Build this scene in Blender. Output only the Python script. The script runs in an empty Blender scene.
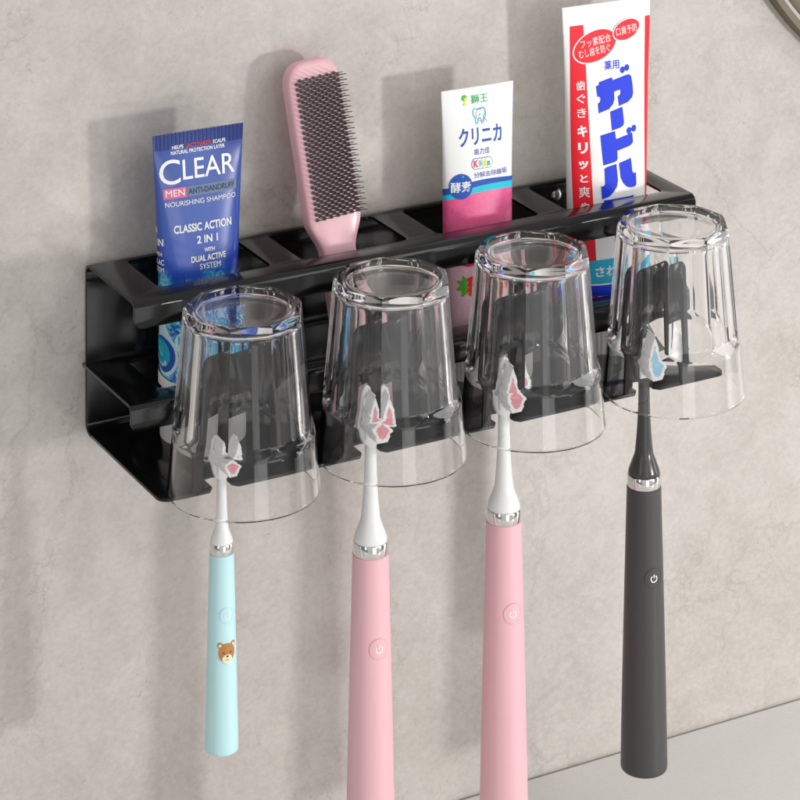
import bpy, bmesh, math, random
from mathutils import Vector, Matrix
PI = math.pi
R = math.radians
random.seed(7)
S = 0.01                       # everything below is written in centimetres
scene = bpy.context.scene
COL = scene.collection

# ------------------------------------------------------------------ camera
cam_d = bpy.data.cameras.new('camera')
cam = bpy.data.objects.new('camera', cam_d)
COL.objects.link(cam)
cam.location = (-57.782 * S, -139.331 * S, 53.528 * S)
cam.rotation_euler = (R(90), 0, R(-28.5655))
cam_d.sensor_width = 36
cam_d.lens = 2948 / 800 * 36
cam_d.shift_y = -1190 / 800
cam_d.clip_start = 0.05
cam_d.clip_end = 50
scene.camera = cam

# ------------------------------------------------------------------ light
w = bpy.data.worlds.new('World')
scene.world = w
w.use_nodes = True
wn = w.node_tree
wn.nodes.clear()
wo = wn.nodes.new('ShaderNodeOutputWorld')
wb = wn.nodes.new('ShaderNodeBackground')
wt = wn.nodes.new('ShaderNodeTexCoord')
wsep = wn.nodes.new('ShaderNodeSeparateXYZ')
wr = wn.nodes.new('ShaderNodeValToRGB')
wr.color_ramp.elements[0].position = 0.0
wr.color_ramp.elements[0].color = (0.62, 0.61, 0.60, 1)
wr.color_ramp.elements[1].position = 1.0
wr.color_ramp.elements[1].color = (0.88, 0.88, 0.88, 1)
wm = wn.nodes.new('ShaderNodeMath'); wm.operation = 'MULTIPLY_ADD'
wm.inputs[1].default_value = 0.5; wm.inputs[2].default_value = 0.5
wn.links.new(wt.outputs['Generated'], wsep.inputs[0])
wn.links.new(wsep.outputs['Z'], wm.inputs[0])
wn.links.new(wm.outputs[0], wr.inputs[0])
# darker flags to the sides added to the world, for dark edges in the glass
wabs = wn.nodes.new('ShaderNodeMath'); wabs.operation = 'ABSOLUTE'
wn.links.new(wsep.outputs['X'], wabs.inputs[0])
wr2 = wn.nodes.new('ShaderNodeValToRGB')
wr2.color_ramp.elements[0].position = 0.62; wr2.color_ramp.elements[0].color = (1, 1, 1, 1)
wr2.color_ramp.elements[1].position = 0.82; wr2.color_ramp.elements[1].color = (0.30, 0.30, 0.30, 1)
wn.links.new(wabs.outputs[0], wr2.inputs[0])
wmx = wn.nodes.new('ShaderNodeMix'); wmx.data_type = 'RGBA'; wmx.blend_type = 'MULTIPLY'; wmx.inputs[0].default_value = 1
wn.links.new(wr.outputs[0], wmx.inputs[6]); wn.links.new(wr2.outputs[0], wmx.inputs[7])
wn.links.new(wmx.outputs[2], wb.inputs[0])
wb.inputs[1].default_value = 0.74
wn.links.new(wb.outputs[0], wo.inputs[0])


def area(name, loc, target, sx, sy, power, col=(1, 1, 1)):
    l = bpy.data.lights.new(name, 'AREA')
    l.shape = 'RECTANGLE'; l.size = sx * S; l.size_y = sy * S
    l.energy = power; l.color = col
    o = bpy.data.objects.new(name, l); COL.objects.link(o)
    o.location = [c * S for c in loc]
    d = Vector(target) - Vector(loc)
    o.rotation_euler = d.to_track_quat('-Z', 'Y').to_euler()
    return o


area('softbox_key', (75, -150, 70), (16, 0, -8), 70, 90, 5.5, (1, 0.985, 0.96))
area('lamp_low', (108, -140, -6), (16, 0, 0), 12, 12, 10, (1, 0.985, 0.97))
area('softbox_fill', (-120, -90, 40), (10, 0, -8), 30, 110, 2.4)
area('softbox_front', (6, -150, -22), (12, 0, -10), 50, 105, 2.2)
area('softbox_right', (150, -50, 10), (16, -5, -8), 30, 90, 4.0)
scene.view_settings.view_transform = 'Standard'
scene.view_settings.look = 'None'
scene.view_settings.exposure = 0.04
scene.view_settings.gamma = 1.0
scene.render.engine = 'CYCLES'
cy = scene.cycles
cy.max_bounces = 20; cy.transmission_bounces = 18; cy.glossy_bounces = 8; cy.transparent_max_bounces = 16
cy.blur_glossy = 0.3


# ------------------------------------------------------------------ materials
def mat(name, col, rough=0.5, metal=0.0, spec=0.5, coat=0.0, ior=None, trans=0.0):
    m = bpy.data.materials.new(name); m.use_nodes = True
    b = m.node_tree.nodes['Principled BSDF']
    b.inputs['Base Color'].default_value = (*col, 1)
    b.inputs['Roughness'].default_value = rough
    b.inputs['Metallic'].default_value = metal
    b.inputs['Specular IOR Level'].default_value = spec
    b.inputs['Coat Weight'].default_value = coat
    b.inputs['Coat Roughness'].default_value = 0.08
    b.inputs['Transmission Weight'].default_value = trans
    if ior: b.inputs['IOR'].default_value = ior
    return m


class NT:
    def __init__(s, m):
        s.t = m.node_tree; s.b = s.t.nodes['Principled BSDF']

    def n(s, kind, **kw):
        nd = s.t.nodes.new(kind)
        for k, v in kw.items():
            if k in nd.inputs: nd.inputs[k].default_value = v
            else: setattr(nd, k, v)
        return nd

    def l(s, a, b): s.t.links.new(a, b)

    def coord(s, scale=(1, 1, 1), loc=(0, 0, 0), rot=(0, 0, 0)):
        tc = s.n('ShaderNodeTexCoord'); mp = s.n('ShaderNodeMapping')
        mp.inputs['Scale'].default_value = scale; mp.inputs['Location'].default_value = loc
        mp.inputs['Rotation'].default_value = rot
        s.l(tc.outputs['Object'], mp.inputs[0]); return mp.outputs[0]

    def ramp(s, src, stops, interp='LINEAR'):
        r = s.n('ShaderNodeValToRGB'); cr = r.color_ramp; cr.interpolation = interp
        while len(cr.elements) < len(stops): cr.elements.new(0.5)
        for e, (p, c) in zip(cr.elements, stops):
            e.position = p; e.color = (*c, 1) if len(c) == 3 else c
        s.l(src, r.inputs[0]); return r.outputs[0]

    def mix(s, fac, a, b, blend='MIX'):
        x = s.n('ShaderNodeMix', data_type='RGBA', blend_type=blend)
        for i, v in ((0, fac), (6, a), (7, b)):
            if hasattr(v, 'is_output'): s.l(v, x.inputs[i])
            else: x.inputs[i].default_value = v if i == 0 else ((*v, 1) if len(v) == 3 else v)
        return x.outputs[2]

    def math(s, op, a, b=None, c=None, clamp=False):
        x = s.n('ShaderNodeMath', operation=op, use_clamp=clamp)
        for i, v in enumerate((a, b, c)):
            if v is None: continue
            if hasattr(v, 'is_output'): s.l(v, x.inputs[i])
            else: x.inputs[i].default_value = v
        return x.outputs[0]

    def noise(s, vec, scale, detail=5, rough=0.55, dist=0.0):
        x = s.n('ShaderNodeTexNoise'); s.l(vec, x.inputs['Vector'])
        x.inputs['Scale'].default_value = scale; x.inputs['Detail'].default_value = detail
        x.inputs['Roughness'].default_value = rough; x.inputs['Distortion'].default_value = dist
        return x

    def bump(s, h, strength, dist=0.001):
        x = s.n('ShaderNodeBump'); x.inputs['Strength'].default_value = strength
        x.inputs['Distance'].default_value = dist
        s.l(h, x.inputs['Height']); s.l(x.outputs[0], s.b.inputs['Normal'])


def grain(m, scale=900, strength=0.05, dist=0.0004, rvar=0.06):
    """fine surface irregularity so that nothing is perfectly smooth"""
    t = NT(m); c = t.coord()
    n = t.noise(c, scale, 3); t.bump(n.outputs[0], strength, dist)
    n2 = t.noise(c, 45, 4)
    r0 = t.b.inputs['Roughness'].default_value
    t.l(t.math('MULTIPLY_ADD', n2.outputs[0], rvar * 2, r0 - rvar), t.b.inputs['Roughness'])
    return m


# wall: honed grey-beige plaster stone with soft clouds, short hairlines and a low gloss
M = {}
m = mat('plaster_wall', (0.5, 0.47, 0.44), 0.2, spec=0.5, ior=1.75); t = NT(m)
c = t.coord()
cs = t.coord(scale=(1, 1, 1.25), rot=(0, 0.55, 0))
big = t.noise(cs, 6.5, 9, 0.66, 0.5)
col = t.ramp(big.outputs[0], [(0.32, (0.42, 0.385, 0.35)), (0.5, (0.54, 0.50, 0.465)), (0.68, (0.635, 0.60, 0.565))])
mid = t.noise(c, 46, 10, 0.74, 0.5)
col = t.mix(0.42, col, t.ramp(mid.outputs[0], [(0.32, (0.40, 0.365, 0.33)), (0.52, (0.555, 0.515, 0.475)), (0.72, (0.66, 0.625, 0.59))]))
fine = t.noise(cs, 260, 6, 0.7, 0.3)
col = t.mix(0.24, col, t.ramp(fine.outputs[0], [(0.34, (0.37, 0.335, 0.30)), (0.66, (0.69, 0.655, 0.62))]))
# hairline cracks: distorted voronoi edges, kept only in patches
wv = t.noise(c, 16, 5, 0.6)
vadd = t.n('ShaderNodeVectorMath', operation='MULTIPLY_ADD')
t.l(wv.outputs['Color'], vadd.inputs[0]); vadd.inputs[1].default_value = (0.09, 0.09, 0.09); t.l(c, vadd.inputs[2])
vo = t.n('ShaderNodeTexVoronoi', feature='DISTANCE_TO_EDGE'); vo.inputs['Scale'].default_value = 9
t.l(vadd.outputs[0], vo.inputs['Vector'])
crack = t.math('SUBTRACT', 1.0, t.math('MULTIPLY', vo.outputs['Distance'], 60), clamp=True)
patch = t.noise(c, 13, 3, 0.5)
pm = t.ramp(patch.outputs[0], [(0.5, (0, 0, 0)), (0.62, (1, 1, 1))])
crack = t.math('MULTIPLY', t.math('MULTIPLY', crack, pm), 0.26)
col = t.mix(crack, col, (0.27, 0.235, 0.20))
vo2 = t.n('ShaderNodeTexVoronoi', feature='DISTANCE_TO_EDGE'); vo2.inputs['Scale'].default_value = 34
t.l(vadd.outputs[0], vo2.inputs['Vector'])
cr2 = t.math('SUBTRACT', 1.0, t.math('MULTIPLY', vo2.outputs['Distance'], 16), clamp=True)
pm2 = t.ramp(mid.outputs[0], [(0.5, (0, 0, 0)), (0.7, (1, 1, 1))])
col = t.mix(t.math('MULTIPLY', t.math('MULTIPLY', cr2, pm2), 0.2), col, (0.66, 0.63, 0.6))
pit = t.n('ShaderNodeTexVoronoi'); pit.inputs['Scale'].default_value = 210; t.l(vadd.outputs[0], pit.inputs['Vector'])
pits = t.ramp(pit.outputs['Distance'], [(0.10, (1, 1, 1)), (0.24, (0, 0, 0))])
pn = t.noise(c, 21, 4, 0.6); pnm = t.ramp(pn.outputs[0], [(0.50, (0, 0, 0)), (0.66, (1, 1, 1))])
col = t.mix(t.math('MULTIPLY', t.math('MULTIPLY', pits, pnm), 0.5), col, (0.34, 0.30, 0.26))
vo3 = t.n('ShaderNodeTexVoronoi', feature='DISTANCE_TO_EDGE'); vo3.inputs['Scale'].default_value = 4.2
wv3 = t.noise(c, 22, 8, 0.72); vad3 = t.n('ShaderNodeVectorMath', operation='MULTIPLY_ADD')
t.l(wv3.outputs['Color'], vad3.inputs[0]); vad3.inputs[1].default_value = (0.10, 0.10, 0.10); t.l(c, vad3.inputs[2]); t.l(vad3.outputs[0], vo3.inputs['Vector'])
cr3 = t.math('SUBTRACT', 1.0, t.math('MULTIPLY', vo3.outputs['Distance'], 140), clamp=True)
pm3 = t.ramp(t.noise(c, 9, 3).outputs[0], [(0.42, (0, 0, 0)), (0.55, (1, 1, 1))])
col = t.mix(t.math('MULTIPLY', t.math('MULTIPLY', cr3, pm3), 0.42), col, (0.30, 0.26, 0.22))
t.l(col, t.b.inputs['Base Color'])
t.bump(t.math('MULTIPLY_ADD', fine.outputs[0], 0.5, mid.outputs[0]), 0.05, 0.0008)
t.l(t.math('MULTIPLY_ADD', mid.outputs[0], 0.14, 0.06), t.b.inputs['Roughness'])
M['wall'] = m

m = mat('countertop', (0.56, 0.545, 0.525), 0.33); t = NT(m); c = t.coord()
n1 = t.noise(c, 7, 5, 0.6, 0.5)
n2 = t.noise(c, 420, 3)
col = t.mix(0.25, t.ramp(n1.outputs[0], [(0.3, (0.76, 0.735, 0.71)), (0.7, (0.82, 0.795, 0.77))]), t.ramp(n2.outputs[0], [(0.35, (0.66, 0.65, 0.63)), (0.6, (0.78, 0.77, 0.75))]))
t.l(col, t.b.inputs['Base Color'])
M['counter'] = m
M['joint'] = grain(mat('dark_joint', (0.34, 0.32, 0.30), 0.8))

M['black'] = grain(mat('black_lacquer', (0.006, 0.0057, 0.0055), 0.15, spec=0.42), 700, 0.03, 0.0004, 0.05)
M['screw'] = grain(mat('steel', (0.5, 0.5, 0.5), 0.25, 1.0))
M['chrome'] = grain(mat('chrome', (0.82, 0.80, 0.78), 0.07, 1.0), 400, 0.01)
M['glass'] = mat('clear_glass', (1, 1, 1), 0.0, ior=1.47, trans=1.0)
M['aqua'] = grain(mat('aqua_plastic', (0.53, 0.80, 0.83), 0.42))
M['pink'] = grain(mat('pink_plastic', (0.81, 0.475, 0.515), 0.42))
M['charcoal'] = grain(mat('charcoal_plastic', (0.055, 0.054, 0.053), 0.40))
M['aqua_line'] = mat('aqua_groove_shade', (0.42, 0.68, 0.71), 0.5)  # darker handle colours that paint the shade of the button's groove
M['pink_line'] = mat('pink_groove_shade', (0.66, 0.33, 0.37), 0.5)
M['charcoal_line'] = mat('charcoal_groove_shade', (0.02, 0.02, 0.02), 0.5)
M['white'] = grain(mat('white_plastic', (0.83, 0.82, 0.80), 0.35))
M['neck_white'] = grain(mat('white_neck', (0.83, 0.83, 0.82), 0.35))
M['neck_black'] = grain(mat('charcoal_neck', (0.05, 0.049, 0.048), 0.25))
M['symbol'] = mat('white_symbol', (0.86, 0.86, 0.86), 0.5)
M['bristle_white'] = mat('white_bristle', (0.90, 0.895, 0.88), 0.7)
M['bristle_pink'] = mat('pink_bristle', (0.80, 0.36, 0.41), 0.7)
M['bristle_blue'] = mat('blue_bristle', (0.40, 0.66, 0.80), 0.7)
M['brush_pink'] = grain(mat('hairbrush_pink', (0.80, 0.46, 0.51), 0.28))
M['brush_grey'] = mat('grey_bristle', (0.125, 0.13, 0.127), 0.4)
M['tan'] = grain(mat('tan_metal', (0.135, 0.10, 0.058), 0.4, 0.0))
M['tan_light'] = grain(mat('tan_reflection_face', (0.19, 0.145, 0.09), 0.3))
M['tan_line'] = mat('pale_trim', (0.42, 0.39, 0.36), 0.35)
# prints
M['p_white'] = mat('print_white', (0.85, 0.85, 0.85), 0.5, spec=0.25)
M['p_pink'] = mat('print_magenta', (0.75, 0.10, 0.24), 0.5, spec=0.25)
M['p_red'] = mat('print_red', (0.80, 0.015, 0.03), 0.5, spec=0.25)
M['p_blue'] = mat('print_blue', (0.008, 0.04, 0.70), 0.5, spec=0.25)
M['p_navy'] = mat('print_navy', (0.02, 0.09, 0.42), 0.5, spec=0.25)
M['p_cyan'] = mat('print_cyan', (0.02, 0.55, 0.68), 0.5, spec=0.25)
M['p_sky'] = mat('print_sky_blue', (0.02, 0.42, 0.66), 0.5, spec=0.25)
M['p_green'] = mat('print_green', (0.04, 0.50, 0.12), 0.5, spec=0.25)
M['p_leaf'] = mat('print_leaf', (0.10, 0.42, 0.04), 0.5, spec=0.25)
M['p_yellow'] = mat('print_yellow', (0.85, 0.70, 0.02), 0.5, spec=0.25)
M['p_ice'] = mat('print_ice', (0.55, 0.80, 0.88), 0.5, spec=0.25)
M['p_grey'] = mat('print_grey', (0.16, 0.21, 0.33), 0.5, spec=0.25)
M['p_dark'] = mat('print_dark', (0.03, 0.05, 0.12), 0.5, spec=0.25)
M['p_rose'] = mat('print_rose_box', (0.70, 0.16, 0.30), 0.5, spec=0.25)
M['p_peach'] = mat('print_salmon', (0.8, 0.05, 0.05), 0.5, spec=0.25)
M['bear'] = mat('bear_brown', (0.46, 0.20, 0.05), 0.5)
M['cream'] = mat('bear_cream', (0.85, 0.76, 0.52), 0.5)
M['ink'] = mat('bear_ink', (0.02, 0.015, 0.01), 0.5)


def ridge_bump(t, z0, wave=0.0021):
    """vertical crimp ridges above local height z0 (metres)"""
    tc = t.n('ShaderNodeTexCoord'); sp = t.n('ShaderNodeSeparateXYZ')
    t.l(tc.outputs['Object'], sp.inputs[0])
    rd = t.math('SINE', t.math('MULTIPLY', sp.outputs['X'], 2 * PI / wave))
    mk_ = t.math('GREATER_THAN', sp.outputs['Z'], z0)
    t.bump(t.math('MULTIPLY', rd, mk_), 0.9, 0.0005)
    return sp, rd, mk_


# shampoo tube: violet-blue print, highlight painted paler down the middle, bright water swirl low down
m = mat('shampoo_print', (0.05, 0.07, 0.4), 0.22, spec=0.5, coat=0.5); t = NT(m)
sp, rd, mk_ = ridge_bump(t, 0.1472)
zc = t.math('MULTIPLY', sp.outputs['Z'], 1 / 0.16)
base = t.ramp(zc, [(0.0, (0.010, 0.07, 0.42)), (0.42, (0.008, 0.045, 0.40)), (0.52, (0.010, 0.055, 0.40)), (0.66, (0.022, 0.07, 0.37)), (0.86, (0.028, 0.065, 0.31)), (1.0, (0.016, 0.045, 0.25))])
# soft vertical highlight painted into the colour along the middle of the face
ax = t.math('ABSOLUTE', t.math('MULTIPLY_ADD', sp.outputs['X'], 1.0, 0.002))
sheen = t.ramp(t.math('MULTIPLY', ax, 1 / 0.022), [(0.25, (1, 1, 1)), (0.95, (0, 0, 0))])
pz = t.ramp(zc, [(0.50, (0, 0, 0)), (0.62, (1, 1, 1)), (0.9, (1, 1, 1)), (1, (0, 0, 0))])
base = t.mix(t.math('MULTIPLY', t.math('MULTIPLY', sheen, pz), 0.5), base, (0.12, 0.19, 0.52))
cw = t.coord(scale=(1.6, 1.6, 0.75))
ws = t.noise(cw, 55, 4, 0.6, 3.2)
sw = t.ramp(ws.outputs[0], [(0.40, (0.01, 0.04, 0.42)), (0.47, (0.01, 0.16, 0.62)), (0.52, (0.03, 0.45, 0.80)), (0.57, (0.30, 0.80, 0.93)), (0.62, (0.80, 0.93, 0.97))])
drops = t.n('ShaderNodeTexVoronoi'); drops.inputs['Scale'].default_value = 420
t.l(t.coord(), drops.inputs['Vector'])
dm = t.math('LESS_THAN', drops.outputs['Distance'], 0.3)
sw = t.mix(t.math('MULTIPLY', dm, 0.6), sw, (0.25, 0.65, 0.9))
mask = t.ramp(zc, [(0.47, (1, 1, 1)), (0.525, (0, 0, 0))])
base = t.mix(mask, base, sw)
# the narrow fountain rising out of the swirl
fx = t.math('ABSOLUTE', t.math('SUBTRACT', sp.outputs['X'], 0.005))
fm = t.ramp(t.math('MULTIPLY', fx, 1 / 0.008), [(0.4, (1, 1, 1)), (0.9, (0, 0, 0))])
fx2 = t.math('ABSOLUTE', t.math('ADD', sp.outputs['X'], 0.0205))
fm2 = t.ramp(t.math('MULTIPLY', fx2, 1 / 0.004), [(0.4, (1, 1, 1)), (0.9, (0, 0, 0))])
fz = t.ramp(zc, [(0.5, (1, 1, 1)), (0.56, (0, 0, 0))])
fs = t.ramp(t.noise(t.coord(), 210, 4, 0.7, 2).outputs[0], [(0.42, (0, 0, 0)), (0.6, (1, 1, 1))])
fm_all = t.math('MULTIPLY', t.math('MULTIPLY', t.math('ADD', fm, fm2, clamp=True), fz), fs)
base = t.mix(fm_all, base, (0.10, 0.75, 0.85))
base = t.mix(t.math('MULTIPLY', t.math('MULTIPLY', t.math('MULTIPLY_ADD', rd, 0.5, 0.5), mk_), 0.45), base, (0.012, 0.016, 0.13))
t.l(base, t.b.inputs['Base Color'])
M['shampoo'] = m

m = mat('white_tube_print', (0.84, 0.835, 0.825), 0.36, spec=0.4); t = NT(m)
n = t.noise(t.coord(), 25, 3); t.bump(n.outputs[0], 0.15, 0.002)
M['tube_white'] = m
m = mat('strawberry_print', (0.72, 0.42, 0.50), 0.36, spec=0.4); t = NT(m)
tc = t.n('ShaderNodeTexCoord'); sp = t.n('ShaderNodeSeparateXYZ'); t.l(tc.outputs['Object'], sp.inputs[0])
col = t.ramp(t.math('MULTIPLY', sp.outputs['Z'], 1 / 0.10), [(0.3, (0.80, 0.52, 0.60)), (0.66, (0.80, 0.45, 0.55)), (0.78, (0.72, 0.09, 0.24)), (1.0, (0.78, 0.05, 0.24))])
t.l(t.mix(0.10, col, t.ramp(t.noise(t.coord(), 320, 4, 0.7, 1).outputs[0], [(0.4, (0.6, 0.2, 0.3)), (0.6, (0.85, 0.6, 0.66))])), t.b.inputs['Base Color'])
M['strawberry'] = m


# ------------------------------------------------------------------ object helpers
def mk(name, verts, faces, mats, parent=None, midx=None, sharp=35, smooth=True, origin=(0, 0, 0), fix=True):
    """verts in cm, absolute; stored relative to origin (cm)"""
    me = bpy.data.meshes.new(name)
    ox, oy, oz = origin
    me.from_pydata([((x - ox) * S, (y - oy) * S, (z - oz) * S) for x, y, z in verts], [], faces)
    if not isinstance(mats, (list, tuple)): mats = [mats]
    for mm in mats: me.materials.append(mm)
    if midx: me.polygons.foreach_set('material_index', midx)
    bm = bmesh.new(); bm.from_mesh(me)
    if fix: bmesh.ops.recalc_face_normals(bm, faces=bm.faces)
    ang = R(sharp)
    for f in bm.faces: f.smooth = smooth
    if smooth:
        for e in bm.edges:
            if len(e.link_faces) == 2 and e.calc_face_angle(0) > ang: e.smooth = False
    bm.to_mesh(me); bm.free(); me.update()
    o = bpy.data.objects.new(name, me); COL.objects.link(o)
    if parent: o.parent = parent
    return o


def thing(name, label, cat, loc, group=None):
    o = bpy.data.objects.new(name, None); COL.objects.link(o)
    o.location = [c * S for c in loc]; o.empty_display_size = 0.01
    tag(o, label, cat, group); return o


def tag(o, label, cat, group=None, kind=None):
    if label: o['label'] = label
    if cat: o['category'] = cat
    if group: o['group'] = group
    if kind: o['kind'] = kind
    return o


def lathe(prof, seg=64, cx=0, cy=0):
    """prof: list of (r, z) bottom to top; r=0 ends are closed"""
    V, F, rings = [], [], []
    for r, z in prof:
        if r < 1e-6: rings.append([len(V)]); V.append((cx, cy, z))
        else:
            rings.append(list(range(len(V), len(V) + seg)))
            for k in range(seg):
                a = 2 * PI * k / seg; V.append((cx + r * math.cos(a), cy + r * math.sin(a), z))
    for A, B in zip(rings, rings[1:]):
        for k in range(seg):
            k2 = (k + 1) % seg
            if len(A) == 1 and len(B) == 1: continue
            if len(A) == 1: F.append((A[0], B[k2], B[k]))
            elif len(B) == 1: F.append((A[k], A[k2], B[0]))
            else: F.append((A[k], A[k2], B[k2], B[k]))
    return V, F


def join(parts):
    V, F, I = [], [], []
    for p in parts:
        v, f = p[0], p[1]; i = p[2] if len(p) > 2 else 0
        o = len(V); V += list(v); F += [tuple(a + o for a in q) for q in f]
        I += (i if isinstance(i, list) else [i] * len(f))
    return V, F, I


def rbox(x0, x1, y0, y1, z0, z1, bev=0.05, seg=2):
    bm = bmesh.new(); bmesh.ops.create_cube(bm, size=1)
    for v in bm.verts:
        v.co = Vector(((x0 + x1) / 2 + v.co.x * (x1 - x0), (y0 + y1) / 2 + v.co.y * (y1 - y0), (z0 + z1) / 2 + v.co.z * (z1 - z0)))
    if bev: bmesh.ops.bevel(bm, geom=list(bm.edges), offset=bev, segments=seg, affect='EDGES', profile=0.5)
    V = [tuple(v.co) for v in bm.verts]; F = [tuple(v.index for v in f.verts) for f in bm.faces]
    bm.free(); return V, F


def rrect(x0, x1, y0, y1, r, seg=6):
    P = []
    for cx, cy, a0 in ((x1 - r, y1 - r, 0), (x0 + r, y1 - r, 90), (x0 + r, y0 + r, 180), (x1 - r, y0 + r, 270)):
        for k in range(seg + 1):
            a = R(a0 + 90 * k / seg); P.append((cx + r * math.cos(a), cy + r * math.sin(a)))
    return P


def bent_sheet(outline, holes, path, thick, bev=0.025):
    """flat sheet in (x,s) with holes, folded along path(s)->(y,z,ny,nz); returns V,F"""
    bm = bmesh.new(); edges = []
    for loop in [outline] + holes:
        vs = [bm.verts.new((x, s, 0)) for x, s in loop]
        for i in range(len(vs)): edges.append(bm.edges.new((vs[i], vs[(i + 1) % len(vs)])))
    bmesh.ops.triangle_fill(bm, use_beauty=True, use_dissolve=False, edges=edges)
    smin = min(s for _, s in outline); smax = max(s for _, s in outline)
    for s in path.breaks:
        if smin + 1e-4 < s < smax - 1e-4:
            bmesh.ops.bisect_plane(bm, geom=bm.verts[:] + bm.edges[:] + bm.faces[:], dist=1e-6, plane_co=(0, s, 0), plane_no=(0, 1, 0))
    bm.verts.ensure_lookup_table(); bm.verts.index_update()
    V, F = [], []
    n = len(bm.verts)
    for side in (0, 1):
        for v in bm.verts:
            y, z, ny, nz = path(v.co.y)
            V.append((v.co.x, y - ny * thick * side, z - nz * thick * side))
    for f in bm.faces:
        ids = [v.index for v in f.verts]
        F.append(tuple(ids)); F.append(tuple(i + n for i in reversed(ids)))
    for e in bm.edges:
        if len(e.link_faces) == 1:
            a, b = e.verts[0].index, e.verts[1].index
            F.append((a, b, b + n, a + n))
    bm.free()
    b2 = bmesh.new(); vs = [b2.verts.new(v) for v in V]
    for f in F:
        try: b2.faces.new([vs[i] for i in f])
        except ValueError: pass
    bmesh.ops.recalc_face_normals(b2, faces=b2.faces)
    bmesh.ops.dissolve_limit(b2, angle_limit=0.002, verts=b2.verts[:], edges=b2.edges[:])
    if bev:
        ed = [e for e in b2.edges if len(e.link_faces) == 2 and e.calc_face_angle(0) > R(60)]
        bmesh.ops.bevel(b2, geom=ed, offset=bev, segments=2, affect='EDGES', profile=0.5, clamp_overlap=True)
    b2.verts.index_update()
    V = [tuple(v.co) for v in b2.verts]; F = [tuple(v.index for v in f.verts) for f in b2.faces]
    b2.free(); return V, F


class Path:
    """2D path in (y,z) of straight runs joined by arcs; outer normal to the left of travel"""
    def __init__(s, pts, rad, seg=8):
        P = []
        for i, (p, r) in enumerate(zip(pts, rad)):
            if r == 0 or i in (0, len(pts) - 1): P.append(Vector(p)); continue
            a, b, c = Vector(pts[i - 1]), Vector(p), Vector(pts[i + 1])
            d1 = (a - b).normalized(); d2 = (c - b).normalized()
            h = math.acos(max(-1, min(1, d1.dot(d2)))) / 2
            tl = r / math.tan(h); cen = b + (d1 + d2).normalized() * (r / math.sin(h))
            p0 = b + d1 * tl; p1 = b + d2 * tl
            for k in range(seg + 1):
                u = k / seg; q = (p0 - cen).lerp(p1 - cen, u)
                ang = 2 * (PI / 2 - h)
                w0 = math.sin((1 - u) * ang) / math.sin(ang); w1 = math.sin(u * ang) / math.sin(ang)
                P.append(cen + (p0 - cen) * w0 + (p1 - cen) * w1)
        s.P = P; s.s = [0]
        for a, b in zip(P, P[1:]): s.s.append(s.s[-1] + (b - a).length)
        s.breaks = s.s[1:-1]; s.len = s.s[-1]
        tg = [(b - a).normalized() for a, b in zip(P, P[1:])]
        s.N = []
        for i in range(len(P)):
            d = tg[0] if i == 0 else tg[-1] if i == len(P) - 1 else (tg[i - 1] + tg[i]).normalized()
            s.N.append(Vector((-d.y, d.x)))

    def __call__(s, v):
        i = 0
        while i < len(s.s) - 2 and v > s.s[i + 1]: i += 1
        u = (v - s.s[i]) / (s.s[i + 1] - s.s[i])
        u = max(-0.2, min(1.2, u)) if 0 < i < len(s.s) - 2 else u
        p = s.P[i].lerp(s.P[i + 1], u); n = s.N[i].lerp(s.N[i + 1], max(0, min(1, u))).normalized()
        return p.x, p.y, n.x, n.y


# ------------------------------------------------------------------ setting
V, F = rbox(-160, 240, 0.02, 2.02, -60, 130, 0)
o = mk('wall', V, F, M['wall'], smooth=False)
tag(o, 'grey beige plaster stone wall with faint cracks behind the black rack', 'wall', kind='structure')
V, F = rbox(-160, 240, -55, -0.10, -36.9, -32.9, 0.15)
o = mk('countertop', V, F, M['counter'], smooth=False)
tag(o, 'plain pale grey countertop below the rack along the wall foot', 'countertop', kind='structure')
V, F = rbox(-160, 240, -0.099, 0.019, -36.0, -32.97, 0)
o = mk('wall_joint', V, F, M['joint'], smooth=False)
tag(o, 'thin dark joint between the stone wall and the countertop', 'joint', kind='structure')

# ------------------------------------------------------------------ rack
X0, W = -0.16, 32.95
D1, D2, ZB, ZM = 6.3, 9.45, -8.65, -5.05
TH = 0.16
rack = thing('wall_rack', 'glossy black metal wall rack with two slotted shelves and a base plate holding four cups', 'wall rack', (0, 0, ZB))
RO = (0, 0, ZB)
LIP = 1.15
HX = [(1.75, 8.0), (9.7, 15.9), (17.65, 23.9), (25.5, 31.75)]
hooks_x = [3.55, 11.75, 19.75, 28.35]
brush_x = [3.22, 11.44, 19.19, 27.75]

# upper shelf: lip -> flat -> short turn into the back plate
ptop = Path([(-D1, -LIP - 0.2), (-D1, 0), (-0.02, 0), (-0.02, -0.9)], [0, 0.42, 0.5, 0])
lipflat = LIP + 0.2 - 0.42 + 0.42 * PI / 2
def s_of_y(y): return lipflat + (D1 - 0.42 + y)     # y negative
L = ptop.len
def cut_outline(x0, x1, L, r=0.45):
    out = []
    for cx, cy, a0 in ((x0 + r, r, 180), (x1 - r, r, 270)):
        for k in range(7):
            a = R(a0 + 90 * k / 6); out.append((cx + r * math.cos(a), cy + r * math.sin(a)))
    out += [(x1, L), (x0, L)]
    return out
holes = [rrect(a, b, s_of_y(-4.95), s_of_y(-0.75), 0.35) for a, b in HX]
V, F = bent_sheet(cut_outline(X0, W, L), holes, ptop, TH)
mk('upper_shelf', V, F, M['black'], rack, origin=RO, sharp=50)

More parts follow.
